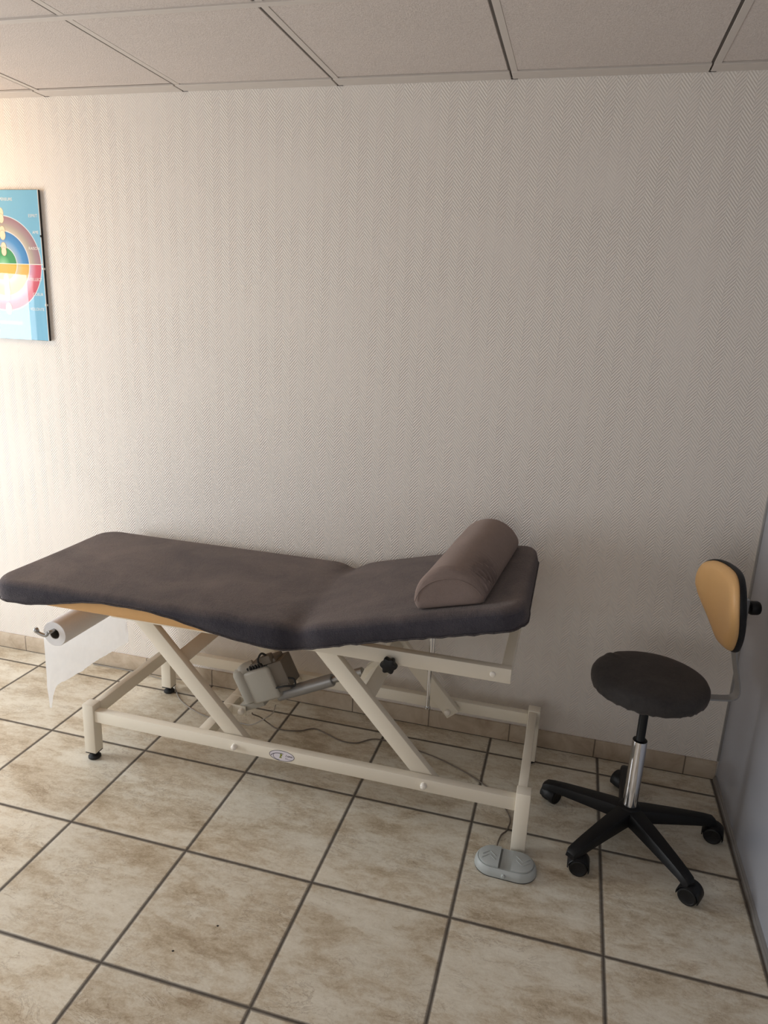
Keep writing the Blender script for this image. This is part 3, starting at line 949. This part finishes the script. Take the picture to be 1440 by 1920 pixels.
bm = B(); tube(bm, smooth_path(cab, 8), .0025, 8)
tag(obj('power_cable', bm, 'cable', None, loc=(-2.3, -.018, 0)), 'light grey mains cable running along the skirting to the motor', 'cable')

# ------------------------------------------------------------------ stool with backrest
SC = Vector((.083, -.44, 0))
ST = thing('swivel_stool', 'black swivel stool on castors with small tan backrest in the corner', 'stool', SC)
ANG0 = math.radians(16)
bm = B()
lathe(bm, [(.026, .072), (.036, .078), (.042, .092), (.040, .112), (.033, .122), (.024, .126)], SC, n=32)
obj('base_hub', bm, 'black', ST)
for k in range(5):
    a = ANG0 + 2 * PI * k / 5
    d = Vector((math.cos(a), math.sin(a), 0)); s = Vector((-d.y, d.x, 0))
    bm = B()
    stations = [(.020, .033, .074, .119), (.06, .030, .073, .117), (.14, .027, .070, .107), (.22, .0235, .066, .096), (.262, .0215, .063, .089), (.287, .0205, .058, .083), (.298, .016, .056, .072)]
    rings = []
    for r, w, zb, zt in stations:
        c = SC + d * r
        q = []
        for (u, z) in ((-w, zb), (-w * .96, zt - .012), (-w * .80, zt - .003), (-w * .5, zt), (w * .5, zt), (w * .80, zt - .003), (w * .96, zt - .012), (w, zb)):
            q.append(bm.verts.new(c + s * u + Vector((0, 0, z))))
        rings.append(q)
    for A, C in zip(rings, rings[1:]):
        for i in range(8): bm.faces.new((A[i], A[(i + 1) % 8], C[(i + 1) % 8], C[i]))
    bm.faces.new(rings[0][::-1]); bm.faces.new(rings[-1])
    LEG = obj('base_leg', bm, 'black', ST, angle=35)
    # castor
    cp = SC + d * .276
    sw = a + (-.5, 2.4, -1.9, 2.2, .5)[k]
    f = Vector((math.cos(sw), math.sin(sw), 0)); sd = Vector((-f.y, f.x, 0))
    wc = cp + f * .016
    bm = B()
    lathe(bm, [(.0125, .054), (.0125, .068)], cp, n=16)
    # hood over the wheels
    hoodr = []
    for i in range(15):
        t = math.radians(-15 + 200 * i / 14)
        hoodr.append([bm.verts.new(Vector((wc.x, wc.y, .029)) + (f * math.cos(t) + Vector((0, 0, 1)) * math.sin(t)) * R + sd * u) for (R, u) in ((.0315, -.027), (.0340, -.023), (.0340, .023), (.0315, .027), (.0302, .025), (.0302, -.025))])
    for A, C in zip(hoodr, hoodr[1:]):
        for i in range(6): bm.faces.new((A[i], A[(i + 1) % 6], C[(i + 1) % 6], C[i]))
    bm.faces.new(hoodr[0][::-1]); bm.faces.new(hoodr[-1])
    CA = obj('castor', bm, 'black', LEG)
    bm = B()
    for sg in (-1, 1):
        prof = [(.010, .003), (.027, .003), (.029, .006), (.029, .020), (.0275, .0245), (.023, .026), (.021, .0248), (.006, .0248)]
        lathe(bm, prof, Vector((wc.x, wc.y, .029)), sd * sg, 28)
    me = obj('wheel', bm, 'black', LEG)
bm = B(); lathe(bm, [(.0250, .112), (.0245, .118), (.0235, .122), (.0235, .362), (.0228, .3655), (.0165, .3655)], SC, n=40); obj('gas_lift_sleeve', bm, 'chrome', ST, label='chrome gas lift sleeve')
bm = B(); lathe(bm, [(.0226, .3635), (.0226, .3665), (.0150, .368), (.0140, .370), (.0140, .53)], SC, n=32); obj('gas_lift_rod', bm, 'black', ST)
bm = B()
SZ = .578
R = .180
prof = []
rings = []
ns = 120
layers = [(.148, -.032), (.164, -.032), (.171, -.029), (.1755, -.020), (.178, -.006), (.177, .006), (.171, .017), (.158, .0245), (.13, .029), (.09, .031), (.05, .032), (.02, .0322)]
for li, (r, h) in enumerate(layers):
    ring = []
    for i in range(ns):
        a = 2 * PI * i / ns
        lowf = 0
        g = noise.noise(Vector((math.cos(a) * 9, math.sin(a) * 9, 3.1)))
        w = .0028 * math.sin(a * 34 + 4 * g) * (.8 if h < -.022 else .3 if h < 0 else 0)
        rr_ = r + w * (0.4 + .6 * abs(g) * 2)
        hh = h + (.0016 * math.sin(a * 29 + 3 * g) if h < -.022 else 0) + (.0015 * noise.noise(Vector((r * math.cos(a) * 14, r * math.sin(a) * 14, 9))) if h > 0.01 else 0)
        # puckered patch at the far left rim
        da = math.atan2(math.sin(a - 2.35), math.cos(a - 2.35))
        if -.01 < h < .026: hh += .004 * math.exp(-(da / .16) ** 2) * math.sin(da * 22)
        ring.append(bm.verts.new(SC + Vector((rr_ * math.cos(a), rr_ * math.sin(a), SZ + hh))))
    rings.append(ring)
for A, C in zip(rings, rings[1:]):
    for i in range(ns): bm.faces.new((A[i], A[(i + 1) % ns], C[(i + 1) % ns], C[i]))
bm.faces.new(rings[0][::-1]); bm.faces.new(rings[-1])
obj('seat', bm, 'seatcloth', ST, angle=80, label='round seat in a stretched black grey cloth cover')
bm = B(); box(bm, SC.x - .075, SC.x + .075, SC.y - .05, SC.y + .05, SZ - .048, SZ - .030, .004); obj('seat_plate', bm, 'black', ST)

# backrest
BA = math.radians(13.95)
bd = Vector((math.cos(BA), math.sin(BA), 0)); bu = Vector((math.sin(BA), -math.cos(BA), 0)); up = Vector((0, 0, 1))   # bu points to the near edge
def sp(r, u, z): return SC + bd * r + bu * u + up * z
# flat bent bar
bm = B()
path = smooth_path([(.06, SZ - .046), (.18, SZ - .047), (.245, SZ - .047), (.268, SZ - .043), (.279, SZ - .028), (.277, SZ + .0), (.263, SZ + .05), (.246, SZ + .115), (.238, SZ + .17), (.236, SZ + .24), (.236, SZ + .28)], 8)
rings = []
for i, p in enumerate(path):
    t = (path[min(i + 1, len(path) - 1)] - path[max(i - 1, 0)]); t = Vector((t.x, t.y, 0)).normalized()
    nn = Vector((-t.y, t.x, 0))
    rings.append([bm.verts.new(sp(p.x + nn.x * h, u, p.y + nn.y * h)) for (u, h) in ((-.0165, -.0025), (.0165, -.0025), (.0165, .0025), (-.0165, .0025))])
for A, C in zip(rings, rings[1:]):
    for i in range(4): bm.faces.new((A[i], A[(i + 1) % 4], C[(i + 1) % 4], C[i]))
bm.faces.new(rings[0][::-1]); bm.faces.new(rings[-1])
obj('backrest_bar', bm, 'satin', ST, label='flat grey steel backrest bar', angle=50)
# pad: rounded trapezoid, narrow at the bottom
def pad_outline(scale=1.0, n=64):
    out = []
    for i in range(n):
        a = 2 * PI * i / n
        c, s = math.cos(a), math.sin(a)
        e = 2 / 3.0
        u = .151 * math.copysign(abs(c) ** e, c); z = .136 * math.copysign(abs(s) ** e, s)
        k = 1.0 - .52 * sm(.3, -1.0, z / .136)
        out.append((u * k * scale, z * scale))
    return out
BZ = .836
def curve(u): return -1.727 * u * u
def bp(u, z, d):   # d forward of the board (toward the seat)
    return sp(.223 - .019 * z / .136 - .003 * (z / .136) ** 2 - d + curve(u), u, BZ + z)
def pad_loft(bm, layers):
    rings = [[bm.verts.new(bp(u, z, d)) for u, z in pad_outline(s)] for s, d in layers]
    n = len(rings[0])
    for A, C in zip(rings, rings[1:]):
        for i in range(n): bm.faces.new((A[i], A[(i + 1) % n], C[(i + 1) % n], C[i]))
    bm.faces.new(rings[0][::-1]); bm.faces.new(rings[-1])
bm = B(); pad_loft(bm, [(.4, -.004), (.9, -.004), (.985, -.002), (1.0, .004), (1.0, .010), (.985, .016), (.95, .017), (.90, .014)]); obj('backrest_shell', bm, 'black', ST, angle=60, label='black plastic backrest shell and rim')
bm = B(); pad_loft(bm, [(.95, .012), (.968, .018), (.955, .026), (.90, .036), (.80, .043), (.65, .047), (.45, .049), (.25, .050), (.1, .050)]); obj('backrest_cushion', bm, 'orange_vinyl', ST, angle=80, label='tan vinyl backrest cushion')
bm = B()
obox(bm, sp(.240, 0, BZ), bd, bu, up, ((-.008, .016), (-.021, .021), (-.032, .036)), .003)
obj('bar_bracket', bm, 'steel', ST)
bm = B(); lathe(bm, [(.008, 0), (.008, .012), (.019, .013), (.0215, .017), (.0215, .036), (.019, .041), (.012, .042)], sp(.254, 0, BZ + .004), bd, 28); obj('backrest_knob', bm, 'black', ST)

# ------------------------------------------------------------------ framed chart on the wall
PX0, PX1, PZ0, PZ1 = -2.812, -2.412, 1.486, 2.078
PCX, PCZ = -2.611, 1.792
PO = thing('framed_chart', 'blue clip framed chart with concentric rainbow circles on the left of the wall', 'picture', ((PX0 + PX1) / 2, -.006, PZ0))
bm = B(); box(bm, PX0, PX1, -.012, -.002, PZ0, PZ1, .001); obj('backing_board', bm, 'rubber', PO)
def chart_mat():
    m, nt, p = new_mat('printed chart')
    k = NT(nt)
    v = k.n('ShaderNodeTexCoord').outputs['Object']
    sep = k.n('ShaderNodeSeparateXYZ'); k.l(v, sep.inputs[0])
    r = k.math('SQRT', k.math('ADD', k.math('POWER', sep.outputs[0], 2.0), k.math('POWER', sep.outputs[2], 2.0)))
    f = k.math('DIVIDE', r, 0.25)
    blue = srgb(112, 178, 208)
    W_ = (.8, .85, .85)
    g = lambda mm: mm / .25
    upper = [(0, srgb(150, 205, 165)), (g(.018), srgb(110, 185, 130)), (g(.034), srgb(52, 150, 90)), (g(.066), srgb(40, 140, 80)), (g(.0685), W_), (g(.071), srgb(152, 178, 204)), (g(.088), srgb(110, 160, 206)), (g(.100), srgb(62, 140, 196)), (g(.127), srgb(40, 120, 180)), (g(.1295), W_), (g(.133), srgb(196, 182, 164)), (g(.150), srgb(168, 156, 146)), (g(.163), srgb(160, 136, 140)), (g(.186), srgb(150, 108, 122)), (g(.188), W_), (g(.191), blue)]
    lower = [(0, srgb(206, 184, 98)), (g(.05), srgb(214, 180, 70)), (g(.066), srgb(218, 178, 60)), (g(.0685), W_), (g(.071), srgb(204, 190, 160)), (g(.088), srgb(214, 188, 110)), (g(.1), srgb(222, 178, 84)), (g(.127), srgb(216, 172, 80)), (g(.1295), W_), (g(.133), srgb(206, 170, 196)), (g(.150), srgb(208, 130, 150)), (g(.163), srgb(204, 84, 104)), (g(.186), srgb(192, 62, 88)), (g(.188), W_), (g(.191), blue)]
    cu = k.ramp(f, upper); cl = k.ramp(f, lower)
    side = k.math('GREATER_THAN', sep.outputs[2], 0.0)
    c = k.mix(side, cl, cu)
    line = k.math('LESS_THAN', k.math('ABSOLUTE', sep.outputs[2]), 0.0013)
    c = k.mix(line, c, (.85, .88, .8))
    k.l(c, p.inputs['Base Color'])
    p.inputs['Roughness'].default_value = 0.6
    return m
MAT['chart'] = chart_mat()
bm = B()
bm.faces.new([bm.verts.new((x - PCX, 0, z - PCZ)) for x, z in ((PX0 + .001, PZ0 + .001), (PX1 - .001, PZ0 + .001), (PX1 - .001, PZ1 - .001), (PX0 + .001, PZ1 - .001))])
me = bpy.data.meshes.new('chart_print'); bm.to_mesh(me); bm.free(); me.materials.append(MAT['chart'])
CH = bpy.data.objects.new('chart_print', me); COL.objects.link(CH); CH.parent = PO
CH.location = Vector((PCX, -.0125, PCZ)) - PO.location
# column of pale ovals
for q, (dz, a, b) in enumerate(((.198, .013, .020), (.176, .013, .019), (.130, .014, .018), (.112, .0145, .020), (.066, .0135, .019), (.048, .013, .018), (-.062, .014, .020), (-.085, .013, .018), (-.110, .015, .022), (-.128, .014, .02), (-.181, .0155, .024))):
    y_ = -.0127 - .00012 * q
    bm = B(); ell(bm, (PCX + .010, 0, PCZ + dz), a, b, y_, 36); ov = obj('chart_oval', bm, 'cream_print', CH, smooth=False)
    bm = B(); ell(bm, (PCX + .010, 0, PCZ + dz), a, b, y_ - .00006, 36, r_in=.0010)
    o_l = obj('oval_outline', bm, 'brown_line', CH, smooth=False)
def text(body, xr, z, size, parent, mat='white'):
    cu = bpy.data.curves.new('lettering', 'FONT')
    cu.body = body; cu.size = size; cu.align_x = 'RIGHT'; cu.align_y = 'CENTER'
    o = bpy.data.objects.new('lettering', cu); COL.objects.link(o)
    bpy.context.view_layer.update()
    me = bpy.data.meshes.new_from_object(o.evaluated_get(bpy.context.evaluated_depsgraph_get()))
    bpy.data.objects.remove(o); bpy.data.curves.remove(cu)
    off = Vector((xr, -.0130, z)) - root_loc(parent)
    for v in me.vertices: v.co = Vector((v.co.x * .92, 0, v.co.y)) + off
    me.materials.clear(); me.materials.append(MAT[mat])
    ob = bpy.data.objects.new('lettering', me); COL.objects.link(ob); ob.parent = parent
    return ob
text('NATURE SUP\u00c9RIEURE', -2.539, 2.041, .0165, CH)
for w, z in (('ESPRIT', 1.979), ('AME', 1.916), ('RAISON', 1.854), ('INTELLECT', 1.732), ('COEUR', 1.673), ('VOLONTE', 1.613)):
    text(w, -2.424, z, .0165, CH)
text('NATURE INFERIEURE', -2.541, 1.553, .0165, CH)
bm = B(); bm.faces.new([bm.verts.new((x, -.0150, z)) for x, z in ((PX0, PZ0), (PX1, PZ0), (PX1, PZ1), (PX0, PZ1))]); obj('glass_pane', bm, 'pane', PO, smooth=False)
bm = B(); box(bm, PX1 - .0015, PX1, -.0156, -.012, PZ0, PZ1)
for z in (1.902, 1.776, 1.632):
    bm2 = B(); box(bm2, PX1 - .004, PX1 + .0012, -.0172, -.004, z - .004, z + .004, .0006, 1); obj('frame_clip', bm2, 'white' if z < 1.9 else 'rubber', PO)
obj('glass_edge', bm, 'frame_white', PO, smooth=False)

# ------------------------------------------------------------------ two crumbs on the floor
def crumb(x, y, label):
    bm = B()
    V = [bm.verts.new((x + a, y + b, c)) for a, b, c in ((-.004, -.001, 0), (.002, -.003, 0), (.004, .002, 0), (-.001, .003, 0), (.0, .0, .003))]
    bm.faces.new(V[:4]); 
    for i in range(4): bm.faces.new((V[i], V[(i + 1) % 4], V[4]))
    tag(obj('crumb', bm, 'crumb', None, loc=(x, y, 0), smooth=False), label, 'crumb')
CR = [((324, 1783), 'dark crumb on a floor tile, the one nearer the camera'), ((408, 1736), 'dark crumb on a floor tile, the one nearer the table')]
cam_o = M.translation
for (u, v), lb in CR:
    d = fwd + r2 * ((u - 720) / 1329.7) + d2 * ((v - 960) / 1329.7)
    p = cam_o + d * (-cam_o.z / d.z)
    crumb(p.x, p.y, lb)

# ------------------------------------------------------------------ light
def area(name, loc, rot, sx, sy, power, col):
    l = bpy.data.lights.new(name, 'AREA'); l.shape = 'RECTANGLE'; l.size = sx; l.size_y = sy
    l.energy = power; l.color = col
    o = bpy.data.objects.new(name, l); o.location = loc; o.rotation_euler = rot
    COL.objects.link(o); return o
area('window_daylight', (XL - .095, (WY0 + WY1) / 2, (WZ0 + WZ1) / 2), (0, -PI / 2, 0), WZ1 - WZ0 - .02, WY1 - WY0 - .02, 78, (0.92, 0.97, 1.0))
area('rear_fill', (-1.5, YB + .05, 1.25), (PI / 2, 0, 0), 2.4, 1.5, 20, (0.97, 0.97, 0.97))  # added soft fill from behind the camera, no window in that wall
pl = bpy.data.lights.new('warm_lamp', 'POINT'); pl.energy = 13; pl.color = (1, .66, .32); pl.shadow_soft_size = .08
po = bpy.data.objects.new('warm_lamp', pl); po.location = (-3.12, -.42, 2.12); COL.objects.link(po)
sl = bpy.data.lights.new('warm_floor_fill', 'SPOT'); sl.energy = 30; sl.color = (1, .62, .3); sl.spot_size = .75; sl.spot_blend = 1.0; sl.shadow_soft_size = .05  # unseen warm spot added to tint the floor at the left
so = bpy.data.objects.new('warm_floor_fill', sl); so.location = (-2.55, -1.25, 2.36); COL.objects.link(so)
w = bpy.data.worlds.new('world'); scene.world = w; w.use_nodes = True
w.node_tree.nodes['Background'].inputs[0].default_value = (.75, .82, 1, 1)
w.node_tree.nodes['Background'].inputs[1].default_value = .6
scene.view_settings.view_transform = 'Standard'
scene.view_settings.look = 'None'
scene.view_settings.exposure = 0.0
scene.cycles.use_denoising = True
scene.cycles.max_bounces = 8
scene.cycles.diffuse_bounces = 5
scene.cycles.sample_clamp_indirect = 6
